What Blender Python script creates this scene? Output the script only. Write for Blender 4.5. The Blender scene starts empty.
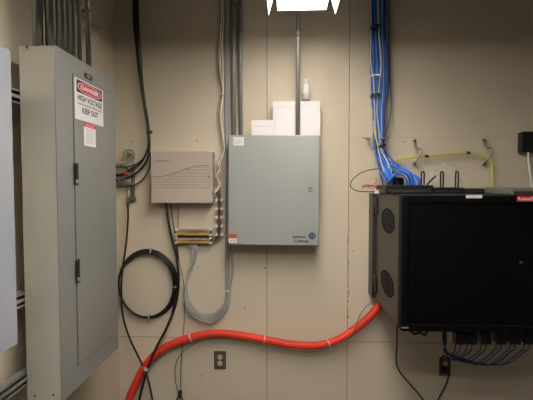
import bpy, bmesh, math, random
from mathutils import Vector, Matrix
random.seed(7)
C = bpy.context.scene.collection
PI = math.pi

# ------------------------------------------------------------------ camera
F = 415.0; W, H = 533, 400
CAM = Vector((0.0, -2.63, 1.57))
PITCH = math.atan(17/F); YAW = math.atan(18.5/F)
cd = bpy.data.cameras.new('camera'); cam = bpy.data.objects.new('camera', cd); C.objects.link(cam)
cd.sensor_width = 36.0; cd.lens = F/W*36.0; cd.clip_start = 0.02
cam.location = CAM; cam.rotation_euler = (PI/2-PITCH, 0, YAW)
bpy.context.scene.camera = cam
ROT = cam.rotation_euler.to_matrix()

def ray(px, py):
    return ROT @ Vector(((px-W/2)/F, -(py-H/2)/F, -1.0))
def P(px, py, d=0.0):            # point seen at a pixel, d metres off the far wall
    r = ray(px, py); t = (-d - CAM.y)/r.y
    return CAM + r*t
def PX(px, py, X):               # point seen at a pixel on a plane parallel to the side wall
    r = ray(px, py); t = (X - CAM.x)/r.x
    return CAM + r*t

# ------------------------------------------------------------------ materials
def srgb(c):
    if isinstance(c, str):
        c = [int(c[i:i+2], 16)/255 for i in (0, 2, 4)]
    return tuple((x/12.92 if x <= .04045 else ((x+.055)/1.055)**2.4) for x in c) + (1,)
def mat(name, col, rough=.5, metal=0, var=.06, scale=6, bump=0, bscale=60, coat=0, emit=None, es=0, alpha=1, trans=0):
    m = bpy.data.materials.new(name); m.use_nodes = True
    nt = m.node_tree; b = nt.nodes['Principled BSDF']
    c = srgb(col)
    b.inputs['Roughness'].default_value = rough; b.inputs['Metallic'].default_value = metal
    b.inputs['Coat Weight'].default_value = coat; b.inputs['Coat Roughness'].default_value = .15
    b.inputs['Alpha'].default_value = alpha; b.inputs['Transmission Weight'].default_value = trans
    tc = nt.nodes.new('ShaderNodeTexCoord')
    n = nt.nodes.new('ShaderNodeTexNoise'); n.inputs['Scale'].default_value = scale; n.inputs['Detail'].default_value = 5
    nt.links.new(tc.outputs['Object'], n.inputs['Vector'])
    r = nt.nodes.new('ShaderNodeMapRange')
    r.inputs['From Min'].default_value = .3; r.inputs['From Max'].default_value = .7
    r.inputs['To Min'].default_value = 1-var; r.inputs['To Max'].default_value = 1+var
    nt.links.new(n.outputs['Fac'], r.inputs['Value'])
    mx = nt.nodes.new('ShaderNodeVectorMath'); mx.operation = 'SCALE'
    mx.inputs[0].default_value = c[:3]
    nt.links.new(r.outputs['Result'], mx.inputs['Scale'])
    nt.links.new(mx.outputs['Vector'], b.inputs['Base Color'])
    if bump:
        n2 = nt.nodes.new('ShaderNodeTexNoise'); n2.inputs['Scale'].default_value = bscale; n2.inputs['Detail'].default_value = 3
        nt.links.new(tc.outputs['Object'], n2.inputs['Vector'])
        bp = nt.nodes.new('ShaderNodeBump'); bp.inputs['Strength'].default_value = bump; bp.inputs['Distance'].default_value = .002
        nt.links.new(n2.outputs['Fac'], bp.inputs['Height']); nt.links.new(bp.outputs['Normal'], b.inputs['Normal'])
    if emit:
        b.inputs['Emission Color'].default_value = srgb(emit); b.inputs['Emission Strength'].default_value = es
    return m
M = {}
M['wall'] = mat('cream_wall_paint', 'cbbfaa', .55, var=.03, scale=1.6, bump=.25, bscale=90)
M['wallrear'] = mat('bounce_cut_wall_paint', '5c574e', .7)  # walls out of view, coloured darker so less light bounces back
M['gap'] = mat('dark_seam', '4a4030', .9)
M['seam'] = mat('panel_seam', '8f8068', .9)
M['ceil'] = mat('ceiling_paint', '2c2a27', .8)  # ceiling out of view, its unlit darkness put into the colour
M['floor'] = mat('grey_floor', '3f3c37', .5, var=.1)
M['panel'] = mat('grey_panel_enamel', '7a7a77', .33, var=.015, scale=3, coat=.15)
M['panelsidelit'] = mat('grey_panel_lit_side_enamel', 'b4b1a4', .2, var=.03, scale=4, coat=.6)  # lighter copy of the grey enamel: light and wall reflection put into the colour
M['panelblue'] = mat('bluish_panel_enamel', '91959d', .4, var=.02)
M['encl'] = mat('enclosure_enamel', '969a97', .4, var=.015, scale=4, bump=.15, bscale=300)
M['dark'] = mat('black_plastic', '141414', .4, var=.1)
M['rubber'] = mat('black_cable_jacket', '15130f', .45, var=.15)
M['galv'] = mat('galvanised_steel', '94938f', .24, .95, var=.04, scale=4)
M['galv2'] = mat('dull_galvanised_steel', '9d9c97', .48, .4, var=.08, scale=14)
M['strut'] = mat('strut_steel', 'a9a8a4', .35, .7, var=.12, scale=14)
M['steel'] = mat('zinc_hardware', '99948a', .35, .5, var=.12, scale=30)
M['beige'] = mat('beige_cover_plastic', 'b4a69b', .5, var=.015)
M['beige2'] = mat('beige_cover_groove', '75695c', .6)
M['white'] = mat('white_card', 'dcd8da', .6, var=.01)
M['whiteplast'] = mat('white_plastic', 'e0dcd4', .4)
M['whitecable'] = mat('white_cable_jacket', 'c9bda4', .5, var=.12, scale=20)
M['tancable'] = mat('tan_cable_jacket', '9a8b70', .5, var=.12, scale=20)
M['greycable'] = mat('grey_cable_jacket', 'a2a2a0', .5, var=.12, scale=20)
M['blue'] = mat('blue_cable_jacket', '1b59b8', .4, var=.2, scale=20)
M['bluedk'] = mat('deep_blue_cable_jacket', '10337c', .4, var=.2, scale=20)
M['bluemid'] = mat('bright_blue_cable_jacket', '3277cf', .4, var=.15, scale=20)
M['bluelt'] = mat('pale_blue_cable_jacket', '7aa6da', .4, var=.1, scale=20)
M['yellow'] = mat('yellow_cable_jacket', 'c9c23a', .45, var=.1)
M['red'] = mat('red_innerduct', 'dd3a22', .42, var=.05)
M['redsign'] = mat('sign_red', 'c22a33', .5)
M['ringred'] = mat('faded_red_ink', 'b8726c', .6)
M['redw'] = mat('red_wire', 'b5251c', .45)
M['green'] = mat('green_wire_jacket', '2c6441', .5)
M['brownw'] = mat('brown_wire_jacket', '4b3b2c', .5)
M['ink'] = mat('black_ink', '26262b', .6)
M['lead'] = mat('midnight_blue_lead', '18305c', .5)
M['navy'] = mat('navy_ink', '27344f', .5)
M['navylt'] = mat('pale_navy_ink', '5d6c86', .5)
M['orange'] = mat('orange_label', 'b54d20', .5)
M['ystrip'] = mat('yellow_terminal_strip', 'b9a35a', .5, var=.15, scale=60)
M['mauve'] = mat('mauve_wire', '6d4550', .6)
M['plate'] = mat('brown_steel_plate', '6b6358', .4, .5)
M['ivory'] = mat('ivory_receptacle', 'c9bf98', .4)
M['rackside'] = mat('rack_side_enamel', '352d24', .45, var=.03, coat=.1)
M['rackgrille'] = mat('rack_vent_mesh', '0d0b08', .9, bump=.5, bscale=400)
M['rackblack'] = mat('rack_black_frame', '070708', .55, var=.03)
M['glass'] = mat('smoked_door_glass', '030203', .6, var=.01)
for k_ in ('glass', 'rackblack', 'rackgrille'): M[k_].node_tree.nodes['Principled BSDF'].inputs['Specular IOR Level'].default_value = .12
M['grey'] = mat('grey_metal_tray', '7b7770', .4, .3)
M['cu'] = mat('copper_bar', '6f5a44', .35, .8, var=.2, scale=30)
M['lens'] = mat('lamp_lens', 'ffffff', .4, emit='fff9f0', es=17)
M['lensdim'] = mat('lamp_lens_dim_end', 'ffffff', .4, emit='fff9f0', es=7)
M['filllens'] = mat('fill_light_lens', 'ffffff', .4, emit='fff9f4', es=34)  # glow of the fill light added out of view
M['lensend'] = mat('lamp_lens_end', 'ffffff', .4, emit='fff4e4', es=1.3)
M['reflector'] = mat('glowing_white_reflector', 'f5f2ea', .5, emit='fff4e4', es=1.1)  # emission stands in for lamp light falling on the reflectors
M['reflin'] = mat('glowing_reflector_inside', 'f5f2ea', .5, emit='fff7ea', es=27)  # strong added glow in place of tube light bounced inside the reflector
M['housing'] = mat('lamp_housing', '5d5a55', .6)
M['hole'] = mat('nail_hole', '2a221a', .9)
# clear crumpled bag
bag = bpy.data.materials.new('clear_plastic_film'); bag.use_nodes = True
nt = bag.node_tree; pb = nt.nodes['Principled BSDF']; pb.inputs['Roughness'].default_value = .12
pb.inputs['Base Color'].default_value = (.8, .78, .76, 1)
tr = nt.nodes.new('ShaderNodeBsdfTransparent'); ms = nt.nodes.new('ShaderNodeMixShader'); ms.inputs[0].default_value = .11
nt.links.new(tr.outputs[0], ms.inputs[1]); nt.links.new(pb.outputs[0], ms.inputs[2])
nt.links.new(ms.outputs[0], nt.nodes['Material Output'].inputs['Surface']); M['bag'] = bag

# ------------------------------------------------------------------ mesh builder
class MB:
    def __init__(s): s.bm = bmesh.new(); s.mats = []
    def mi(s, m):
        m = M[m] if isinstance(m, str) else m
        if m not in s.mats: s.mats.append(m)
        return s.mats.index(m)
    def box(s, a, b, m, bev=0, mtx=None, seg=2):
        a = Vector(a); b = Vector(b); lo = Vector([min(a[i], b[i]) for i in range(3)]); hi = Vector([max(a[i], b[i]) for i in range(3)])
        t = bmesh.new(); bmesh.ops.create_cube(t, size=1)
        bmesh.ops.scale(t, vec=hi-lo, verts=t.verts); bmesh.ops.translate(t, vec=(lo+hi)/2, verts=t.verts)
        if bev: bmesh.ops.bevel(t, geom=list(t.edges), offset=bev, segments=seg, affect='EDGES', profile=.5)
        return s.merge(t, m, mtx, smooth=False)
    def merge(s, t, m, mtx=None, smooth=False):
        k = s.mi(m)
        if mtx is not None: bmesh.ops.transform(t, matrix=mtx, verts=t.verts)
        vm = {v: s.bm.verts.new(v.co) for v in t.verts}
        for f in t.faces:
            try: nf = s.bm.faces.new([vm[v] for v in f.verts])
            except ValueError: continue
            nf.material_index = k; nf.smooth = smooth
        t.free(); return s
    def cyl(s, p0, p1, r, m, r2=None, n=20, caps=True):
        p0 = Vector(p0); p1 = Vector(p1); d = p1-p0
        t = bmesh.new(); bmesh.ops.create_cone(t, cap_ends=caps, segments=n, radius1=r, radius2=r if r2 is None else r2, depth=d.length)
        mt = Matrix.Translation((p0+p1)/2) @ d.to_track_quat('Z', 'Y').to_matrix().to_4x4()
        bmesh.ops.transform(t, matrix=mt, verts=t.verts)
        k = s.mi(m); vm = {v: s.bm.verts.new(v.co) for v in t.verts}
        for f in t.faces:
            nf = s.bm.faces.new([vm[v] for v in f.verts]); nf.material_index = k; nf.smooth = len(f.verts) == 4
        t.free(); return s
    def tube(s, pts, r, m, n=10, step=.012, ridge=0, pitch=.012, raw=False):
        pts = [Vector(p) for p in pts]
        path = pts if raw else spline(pts, step if not ridge else pitch/4)
        k = s.mi(m); rings = []
        up = None; L = 0
        for i, p in enumerate(path):
            t = (path[min(i+1, len(path)-1)] - path[max(i-1, 0)]).normalized()
            if up is None:
                up = Vector((0, 1, 0)) if abs(t.y) < .9 else Vector((1, 0, 0))
            up = (up - t*up.dot(t)).normalized(); sd = t.cross(up)
            if i: L += (p-path[i-1]).length
            rr = r(i/(len(path)-1)) if callable(r) else r
            if ridge: rr = rr - ridge*(.5-.5*math.cos(L/pitch*2*PI))
            rings.append([s.bm.verts.new(p + (up*math.cos(a)+sd*math.sin(a))*rr) for a in [2*PI*j/n for j in range(n)]])
        for A, B in zip(rings, rings[1:]):
            for j in range(n):
                f = s.bm.faces.new([A[j], A[(j+1) % n], B[(j+1) % n], B[j]]); f.material_index = k; f.smooth = True
        for R_ in (rings[0][::-1], rings[-1]):
            f = s.bm.faces.new(R_); f.material_index = k
        return s
    def poly(s, pts, m):
        f = s.bm.faces.new([s.bm.verts.new(Vector(p)) for p in pts]); f.material_index = s.mi(m); return s
    def text(s, txt, origin, right, up, height, m, width=None, align='CENTER', bold=0, off=.0004):
        right = Vector(right).normalized(); up = Vector(up).normalized(); nrm = right.cross(up)
        cu = bpy.data.curves.new('txt', 'FONT'); cu.body = txt; cu.size = 1; cu.resolution_u = 3; cu.offset = bold
        o = bpy.data.objects.new('txt', cu); C.objects.link(o)
        dg = bpy.context.evaluated_depsgraph_get(); me = bpy.data.meshes.new_from_object(o.evaluated_get(dg))
        bpy.data.objects.remove(o); bpy.data.curves.remove(cu)
        xs = [v.co.x for v in me.vertices]; ys = [v.co.y for v in me.vertices]
        x0, x1, y0, y1 = min(xs), max(xs), min(ys), max(ys)
        sy = height/(y1-y0); sx = width/(x1-x0) if width else sy
        k = s.mi(m); O = Vector(origin)
        cx = (x0+x1)/2 if align == 'CENTER' else x0; cy = (y0+y1)/2
        vs = [s.bm.verts.new(O + right*(v.co.x-cx)*sx + up*(v.co.y-cy)*sy + nrm*off) for v in me.vertices]
        for p in me.polygons:
            try: f = s.bm.faces.new([vs[i] for i in p.vertices]); f.material_index = k
            except ValueError: pass
        bpy.data.meshes.remove(me); return s
    def oval(s, c, right, up, rx, ry, m, off=0, n=28, p=2.0, hole=None):
        right = Vector(right).normalized(); up = Vector(up).normalized(); nrm = right.cross(up); k = s.mi(m); c = Vector(c)
        def pt(a, q=1.0):
            ca, sa = math.cos(a), math.sin(a)
            return c + right*(math.copysign(abs(ca)**(2/p), ca)*rx*q) + up*(math.copysign(abs(sa)**(2/p), sa)*ry*q) + nrm*off
        if hole is None:
            f = s.bm.faces.new([s.bm.verts.new(pt(2*PI*i/n)) for i in range(n)]); f.material_index = k
        else:
            A = [s.bm.verts.new(pt(2*PI*i/n)) for i in range(n)]; B = [s.bm.verts.new(pt(2*PI*i/n, hole)) for i in range(n)]
            for i in range(n):
                f = s.bm.faces.new([A[i], A[(i+1) % n], B[(i+1) % n], B[i]]); f.material_index = k
        return s
    def build(s, name, parent=None, origin=None):
        if parent is not None: off = parent_world(parent)
        elif origin is not None: off = Vector(origin)
        else:
            vs = s.bm.verts; off = Vector((sum(v.co.x for v in vs)/len(vs), sum(v.co.y for v in vs)/len(vs), min(v.co.z for v in vs)))
        bmesh.ops.translate(s.bm, vec=-off, verts=s.bm.verts)
        me = bpy.data.meshes.new(name); s.bm.to_mesh(me); s.bm.free()
        for m in s.mats: me.materials.append(m)
        o = bpy.data.objects.new(name, me); C.objects.link(o)
        if parent is not None: o.parent = parent
        else: o.location = off
        WORLD[o] = off
        return o
WORLD = {}
def parent_world(o): return WORLD[o]
def spline(pts, step):
    if len(pts) < 3:
        n = max(2, int((pts[1]-pts[0]).length/step)); return [pts[0].lerp(pts[1], i/n) for i in range(n+1)]
    P_ = [pts[0]*2-pts[1]] + pts + [pts[-1]*2-pts[-2]]; out = []
    for i in range(1, len(P_)-2):
        a, b, c, d = P_[i-1:i+3]; n = max(2, int((c-b).length/step))
        for j in range(n):
            t = j/n
            out.append(.5*((2*b)+(c-a)*t+(2*a-5*b+4*c-d)*t*t+(3*b-a-3*c+d)*t**3))
    out.append(pts[-1].copy()); return out
def thing(name, label, cat, loc, group=None, rot=None):
    o = bpy.data.objects.new(name, None); C.objects.link(o); o.location = loc; o.empty_display_size = .05
    WORLD[o] = Vector(loc); o['label'] = label; o['category'] = cat
    if group: o['group'] = group
    if rot: o.rotation_euler = rot
    return o
def tag(o, label, cat, group=None, kind=None):
    o['label'] = label; o['category'] = cat
    if group: o['group'] = group
    if kind: o['kind'] = kind
    return o
def struct(mb, name, label):
    o = mb.build(name, origin=(0, 0, 0)); o['kind'] = 'structure'; o['label'] = label; o['category'] = name.split('_')[0]; return o
def path(seq, d=None):
    return [P(*q) if len(q) == 3 else P(q[0], q[1], d) for q in seq]
def pxm(px, d=0): return px*(2.63-d)/F     # pixels to metres at a distance off the far wall

# ------------------------------------------------------------------ room shell
LX, RX, FY, CZ = -1.085, 2.3, -4.2, 3.0
s1 = P(267, 200).x; s2 = P(348.5, 200).x; zl = P(150, 337).z; zr = P(370, 342).z
b = MB(); g = .0016
b.box((LX, .004, 0), (RX, .1, CZ), 'gap')
def slab(x0, x1, z0, z1):
    b.box((x0, 0, z0), (x1, .05, z1), 'wall', .0008, seg=1)
slab(LX, s1-g, zl+g, CZ); slab(LX, s1-g, 0, zl-g)
slab(s1+g, s2-g, 0, CZ)
zf = P(420, 137.5).z; slab(s2+g, RX, zr+g, zf-.0004); slab(s2+g, RX, zf+.0004, CZ); slab(s2+g, RX, 0, zr-g)
struct(b, 'wall_back', 'cream painted panelled wall behind the equipment')
b = MB(); b.box((LX-.1, FY, 0), (LX, .1, CZ), 'wall'); struct(b, 'wall_left', 'cream painted side wall carrying the electrical panels')
b = MB(); b.box((RX, FY, 0), (RX+.1, .1, CZ), 'wallrear'); struct(b, 'wall_right', 'unseen side wall beyond the rack, darkened to cut bounce')
b = MB(); b.box((LX-.1, FY-.1, 0), (RX+.1, FY, CZ), 'wallrear'); struct(b, 'wall_front', 'unseen wall behind the viewer, darkened to cut bounce')
b = MB(); b.box((LX-.1, FY-.1, -.1), (RX+.1, .1, 0), 'floor'); struct(b, 'floor', 'grey floor')
b = MB(); b.box((LX-.1, FY-.1, CZ), (RX+.1, .1, CZ+.1), 'ceil'); struct(b, 'ceiling', 'dark ceiling')
# screws and nail holes of the wall boards
b = MB()
for (px, py, r) in [(132, 142, 2), (197, 141, 2), (125, 298, 1.6), (137, 217, 1.6), (198, 267, 2), (265, 268, 2.2), (202, 376, 2.2), (262, 351, 2), (245, 307, 2), (244, 309, 1.4), (353, 251, 1.8), (129, 219, 1.3), (358, 322, 2.2), (404, 142, 2), (352, 172, 1.6), (391, 81, 2), (262, 335, 1.4), (334, 180, 1.4)]:
    c = P(px, py, .0012); b.cyl(c, c+Vector((0, .002, 0)), r*.0021, 'hole', n=10)
o = struct(b, 'trim_1', 'dark nail holes in the cream wall boards')
# chipped filler along the seam beside the rack
b = MB()
for i in range(26):
    y = 225 + 105*random.random(); c = P(348.5+random.uniform(-.9, .5), y, .001)
    w = random.uniform(.001, .003); h = random.uniform(.004, .012)
    b.box((c.x-w, -.0012, c.z-h), (c.x+w, .001, c.z+h), 'seam' if i % 3 else 'gap', .0006, seg=1)
struct(b, 'trim_2', 'chipped filler along the board seam beside the rack')

# ------------------------------------------------------------------ electrical panels on the side wall
FX, BX = -.857, -.996
RT = Vector((0, 1, 0)); UP = Vector((0, 0, 1))
def rectX(px0, py0, px1, py1, X):   # a rectangle on plane X from two opposite pixel corners
    a = PX(px0, py0, X); c = PX(px1, py1, X); return a.y, a.z, c.y, c.z
y0 = -1.10; y1 = -.56; zt = 1.57+.512; zb = 1.57-.846
root = thing('electrical_panel', 'tall grey electrical panel with DANGER sign and two black door latches', 'electrical panel', (BX, (y0+y1)/2, zb))
b = MB(); b.box((BX, y0, zb), (FX-.004, y1, zt), 'panelsidelit', .003); b.build('panel_box', root)
b = MB(); b.box((FX-.004, y0-.002, zb-.002), (FX, y1+.002, zt+.002), 'panel', .001, seg=1)
b.build('front_trim', root)
dy0, dz1, _, _ = rectX(72.5, 74, 80, 80, FX); dy0b, dzb, _, _ = rectX(75.5, 368, 80, 80, FX)
dy1 = y1-.035
door = MB(); door.box((FX, dy0, dzb), (FX+.004, dy1, dz1), 'panel', .001, seg=1); 
dark = .0022
b = MB()
for (a, c) in (((dy0-dark, dzb-dark), (dy0, dz1+dark)), ((dy0-dark, dzb-dark), (dy1+dark, dzb)), ((dy0-dark, dz1), (dy1+dark, dz1+dark)), ((dy1, dzb-dark), (dy1+dark, dz1+dark))):
    b.box((FX-.001, a[0], a[1]), (FX+.0015, c[0], c[1]), 'ink')
b.build('door_gap', root)
door = door.build('door', root)
FD = FX+.004
for (pa, pb_) in (((73.7, 163), (78.3, 185)), ((75.2, 260), (79.8, 282))):
    a = PX(*pa, FD); c = PX(*pb_, FD); ym, zm = (a.y+c.y)/2, (a.z+c.z)/2
    hw, hh = abs(c.y-a.y)/2, abs(a.z-c.z)/2
    b = MB(); b.box((FD, ym-hw, zm-hh), (FD+.003, ym+hw, zm+hh), 'dark', .0012)
    b.box((FD+.002, ym-hw*.6, zm-hh*.35), (FD+.005, ym+hw*.6, zm+hh*.85), 'dark', .0012)
    b.cyl((FD+.002, ym, zm-hh*.68), (FD+.006, ym, zm-hh*.68), hw*.5, 'steel', n=16)
    l = b.build('latch', door)
# danger sign
a = PX(74.3, 76.5, FD); c = PX(103.3, 127, FD)
sy0, sy1 = a.y, c.y; sz1 = a.z; sz0 = c.z
SW, SH = sy1-sy0, sz1-sz0
b = MB(); b.box((FD, sy0, sz0), (FD+.0012, sy1, sz1), 'white', .0005, seg=1)
X = FD+.0016; ym = (sy0+sy1)/2
b.box((FD+.001, sy0+SW*.05, sz1-SH*.335), (X, sy1-SW*.05, sz1-SH*.03), 'ink')
cz = sz1-SH*.182
b.oval((X, ym, cz), RT, UP, SW*.42, SH*.13, 'white', .0004, p=2.6)
b.oval((X, ym, cz), RT, UP, SW*.40, SH*.118, 'redsign', .0008, p=2.6)
b.text('DANGER', (X, ym, cz), RT, UP, SH*.11, 'white', SW*.64, bold=.035, off=.0012)
b.text('HIGH VOLTAGE', (X, ym, sz1-SH*.455), RT, UP, SH*.145, 'ink', SW*.86, bold=.03, off=.0004)
b.text('UNAUTHORIZED PERSONNEL', (X, ym, sz1-SH*.60), RT, UP, SH*.06, 'ink', SW*.88, bold=.01, off=.0004)
b.text('KEEP OUT', (X, ym, sz1-SH*.745), RT, UP, SH*.145, 'ink', SW*.56, bold=.03, off=.0004)
o = b.build('danger_sign', door); o['label'] = 'white DANGER HIGH VOLTAGE sign with red oval'
a = PX(83.7, 122.3, FD); c = PX(95.6, 147.5, FD)
b = MB(); b.box((FD, a.y, c.z), (FD+.001, c.y, a.z), 'white')
h = a.z-c.z; w = c.y-a.y; ym = (a.y+c.y)/2
b.box((FD, a.y, a.z-h*.17), (FD+.0014, c.y, a.z), 'redsign')
b.text('DANGER', (FD+.0014, ym, a.z-h*.085), RT, UP, h*.09, 'white', w*.7)
for k in range(9):
    z = a.z-h*(.25+.078*k); ww = w*random.uniform(.55, .84)
    b.box((FD, ym-ww/2, z-h*.008), (FD+.0013, ym+ww/2, z+h*.008), 'plate')
o = b.build('warning_label', door); o['label'] = 'small white notice with red header'
a = PX(84, 73.2, FX); c = PX(92, 80.5, FX)
b = MB(); b.box((FX, a.y, (a.z+c.z)/2-.011), (FX+.002, c.y, (a.z+c.z)/2+.011), 'ink', .0006, seg=1)
b.text('LMDP', (FX+.002, (a.y+c.y)/2, (a.z+c.z)/2), RT, UP, .008, 'white', .03); b.build('nameplate', root)
for (px, py) in ((59.2, 86), (61.2, 226), (64.4, 364), (111.5, 96), (113, 214), (115.6, 322)):
    c = PX(px, py, FX); b = MB(); b.cyl((FX, c.y, c.z), (FX+.003, c.y, c.z), .0065, 'steel', r2=.005, n=14)
    b.box((FX+.003, c.y-.004, c.z-.0007), (FX+.0034, c.y+.004, c.z+.0007), 'ink'); b.build('screw', root)
for px, py in ((27, 47.5), (35, 396), (53.5, 395)):
    c = P(px, py, 1.1001); b = MB(); b.cyl((c.x, y0, c.z), (c.x, y0-.002, c.z), .004, 'ink', n=12); b.build('rivet', root)

# second (closer) panel
root = thing('electrical_panel', 'bluish grey electrical panel cut off by the photo edge', 'electrical panel', (BX, -1.60, 1.57-.515))
b = MB(); b.box((BX, -1.85, 1.57-.513), (FX-.004, -1.355, 1.57+.412), 'panelblue', .003); b.build('panel_box', root)
b = MB(); b.box((FX-.004, -1.852, 1.57-.515), (FX, -1.353, 1.57+.414), 'panelblue', .001, seg=1)
b.build('front_trim', root)
b = MB(); b.box((FX, -1.81, 1.57-.47), (FX+.004, -1.42, 1.57+.37), 'panelblue', .001, seg=1)
b.build('door', root)

# ------------------------------------------------------------------ strut rails on the side wall
def strut(z, ya, yb, x0=LX, x1=BX, label='', hh=.0205, slots=True):
    b = MB(); t = .003; m = 'strut'
    x0 = x1-.041
    b.box((x0, ya, z-hh), (x0+t, yb, z+hh), m); b.box((x0, ya, z-hh), (x1, yb, z-hh+t), m); b.box((x0, ya, z+hh-t), (x1, yb, z+hh), m)
    b.box((x0, ya, z-.0015), (x1-.004, yb, z+.0015), m); b.box((x1-.004, ya, z-.006), (x1, yb, z+.006), m)
    b.box((x1-.003, ya, z+hh-.006), (x1, yb, z+hh), m); b.box((x1-.003, ya, z-hh), (x1, yb, z-hh+.006), m)
    b.box((x0+t, ya, z-hh+t), (x0+t+.002, yb, z+hh-t), 'ink')  # dark sheet painting the shade inside the channel
    for yy in (ya+.05, yb-.06):
        b.box((LX, yy, z-.015), (x0, yy+.03, z+.015), m)
    o = b.build('strut_channel'); tag(o, label, 'strut', 'steel strut rails on the side wall'); return o
G1 = 'steel strut rails on the side wall'
for (px, py, lab) in ((16.5, 96, 'upper steel strut rail between the two electrical panels'),
                      (18.5, 302, 'middle steel strut rail between the two electrical panels'),
                      (17, 386, 'lowest steel strut rail running under the bluish panel')):
    c = PX(px, py, BX); strut(c.z, -2.0, -.5, label=lab, hh=.026)
c = PX(72, 9, -.985)
strut(c.z, -1.4, -.42, LX, -.985, 'steel strut rail high on the wall behind the panel conduits')

# ------------------------------------------------------------------ conduits above the panel
for i, (px, w, X) in enumerate(((38, 10, -.965), (50.3, 9.6, -.932), (57.3, 4.4, -.93), (62.6, 5.2, -.93), (67.8, 5.2, -.93), (73.2, 4.8, -.93), (79.2, 5, -.93), (88.3, 5.4, -.93))):
    c = PX(px, 40, X); r = w/2*(c.y+2.63)/F
    top = CZ
    lab = ['fat steel conduit at the front corner of the panel top', 'fat steel conduit, second from the panel front corner', 'slim steel conduit, third from the front of the row above the panel',
           'slim steel conduit, fourth from the front of the row above the panel', 'slim steel conduit, fifth from the front of the row above the panel',
           'slim steel conduit, sixth from the front of the row above the panel', 'slim steel conduit, seventh from the front of the row above the panel',
           'steel conduit standing at the far end of the row above the panel'][i]
    root = thing('steel_conduit', lab, 'conduit', (c.x, c.y, zt), 'conduits rising from the tall panel')
    b = MB(); b.cyl((c.x, c.y, zt), (c.x, c.y, top), r, 'galv', n=24); b.build('pipe', root)
    b = MB(); b.cyl((c.x, c.y, zt), (c.x, c.y, zt+.012), r*1.22, 'galv', n=8); b.build('locknut', root)
    zc = PX(72, 9, -.985).z+.0
    b = MB(); b.cyl((c.x, c.y, zc-.008), (c.x, c.y, zc+.008), r*1.08, 'plate', n=24)
    b.box((c.x-.003, c.y-r*1.5, zc-.007), (-.985, c.y-r*.8, zc+.007), 'plate'); b.build('clamp', root)

# ------------------------------------------------------------------ wall conduits by the enclosure
def vconduit(px, w, d, ybot, lab, cpl=None, name='steel_conduit', grp=None):
    c = P(px, ybot, d); r = pxm(w, d)/2
    root = thing(name, lab, 'conduit', (c.x, c.y, c.z), grp)
    b = MB(); b.cyl((c.x, c.y, c.z), (c.x, c.y, CZ), r, 'galv2', n=24); b.build('pipe', root)
    for py in (cpl or []):
        q = P(px, py, d); b = MB(); b.cyl((c.x, c.y, q.z-.022), (c.x, c.y, q.z+.022), r*1.28, 'galv2', n=20)
        b.cyl((c.x, c.y-r*1.2, q.z+.01), (c.x, c.y-r*1.2-.005, q.z+.01), .003, 'steel', n=8)
        b.cyl((c.x, c.y-r*1.2, q.z-.01), (c.x, c.y-r*1.2-.005, q.z-.01), .003, 'steel', n=8); b.build('coupling', root)
    for py in (8,):
        q = P(px, py, d); b = MB(); b.cyl((c.x, c.y, q.z-.009), (c.x, c.y, q.z+.009), r*1.12, 'strut', n=20)
        b.box((c.x-r*2.1, -d, q.z-.009), (c.x-r*.8, -d+.003, q.z+.009), 'strut'); b.build('strap', root)
    return root
vconduit(234, 4.6, .03, 140, 'steel conduit entering the grey enclosure, beside the white wire bundle', [33], grp='conduits into the control enclosure')
vconduit(240.8, 4.0, .03, 140, 'thinner steel conduit entering the grey enclosure, farther from the white wires', [33], grp='conduits into the control enclosure')
vconduit(297.8, 4.4, .145, 135.8, 'steel conduit running down in front of the big white box', [33], grp='conduits into the control enclosure')

# ------------------------------------------------------------------ control enclosure
D = .17
cx = P(273, 190, D).x; tl = P(228.5, 135.5, D); br = P(318.3, 245, D)
hw = (P(319, 135, D).x-P(228.5, 135, D).x)/2; ztop = P(273, 135.4, D).z; zbot = P(273, 244.8, D).z
ec = Vector((cx, 0, zbot))
root = thing('control_enclosure', 'grey-green control enclosure with round logo hung above the red duct', 'enclosure', ec)
root.rotation_euler = (0, math.radians(.45), 0)
b = MB(); b.box((cx-hw, -(D-.028), zbot), (cx+hw, -.0, ztop), 'encl', .003); b.build('enclosure_box', root)
b = MB(); b.box((cx-hw-.002, -D, zbot-.002), (cx+hw+.002, -(D-.025), ztop+.002), 'encl', .004, seg=3); door = b.build('door', root)
XR = Vector((1, 0, 0))
c = P(309.8, 189.2, D); b = MB(); b.cyl((c.x, -D, c.z), (c.x, -D-.004, c.z), .0145, 'plate', n=24); b.cyl((c.x, -D-.003, c.z), (c.x, -D-.0075, c.z), .0095, 'encl', n=24)
b.box((c.x-.0015, -D-.0083, c.z-.006), (c.x+.0015, -D-.007, c.z+.006), 'ink'); b.build('lock', door)
def label_box(px0, py0, px1, py1, d, m):
    a = P(px0, py0, d); c = P(px1, py1, d); bb = MB(); bb.box((a.x, -d-.0006, c.z), (c.x, -d, a.z), m, .0002, seg=1); return bb, a, c
b, a, c = label_box(232.6, 137.6, 243, 145.8, D, 'white')
for k in range(4):
    z = a.z - (a.z-c.z)*(.2+.19*k); b.box((a.x+.005, -D-.0009, z-.0014), (c.x-random.uniform(.006, .02), -D-.0006, z+.0014), 'beige2' if k == 2 else 'greycable')
o = b.build('label', door); o['label'] = 'small white printed sticker'
b, a, c = label_box(228.8, 234.3, 236.8, 238.6, D, 'orange')
a2 = P(228.8, 238.6, D); c2 = P(236.8, 243, D)
b.box((a2.x, -D-.0006, c2.z), (c2.x, -D, a2.z), 'white')
b.text('CAUTION', ((a2.x+c2.x)/2, -D-.0006, (a2.z+c2.z)/2), XR, UP, .009, 'ink', .036)
o = b.build('warning_sticker', door); o['label'] = 'orange and white sticker'
b = MB(); c = P(312, 235.6, D); Z = -D
b.oval((c.x, Z, c.z), XR, UP, .0205, .0205, 'navy', .0006)
for sx in (-1, 1):
    b.oval((c.x+sx*.006, Z, c.z), XR, UP, .006, .013, 'navylt', .001)
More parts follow.
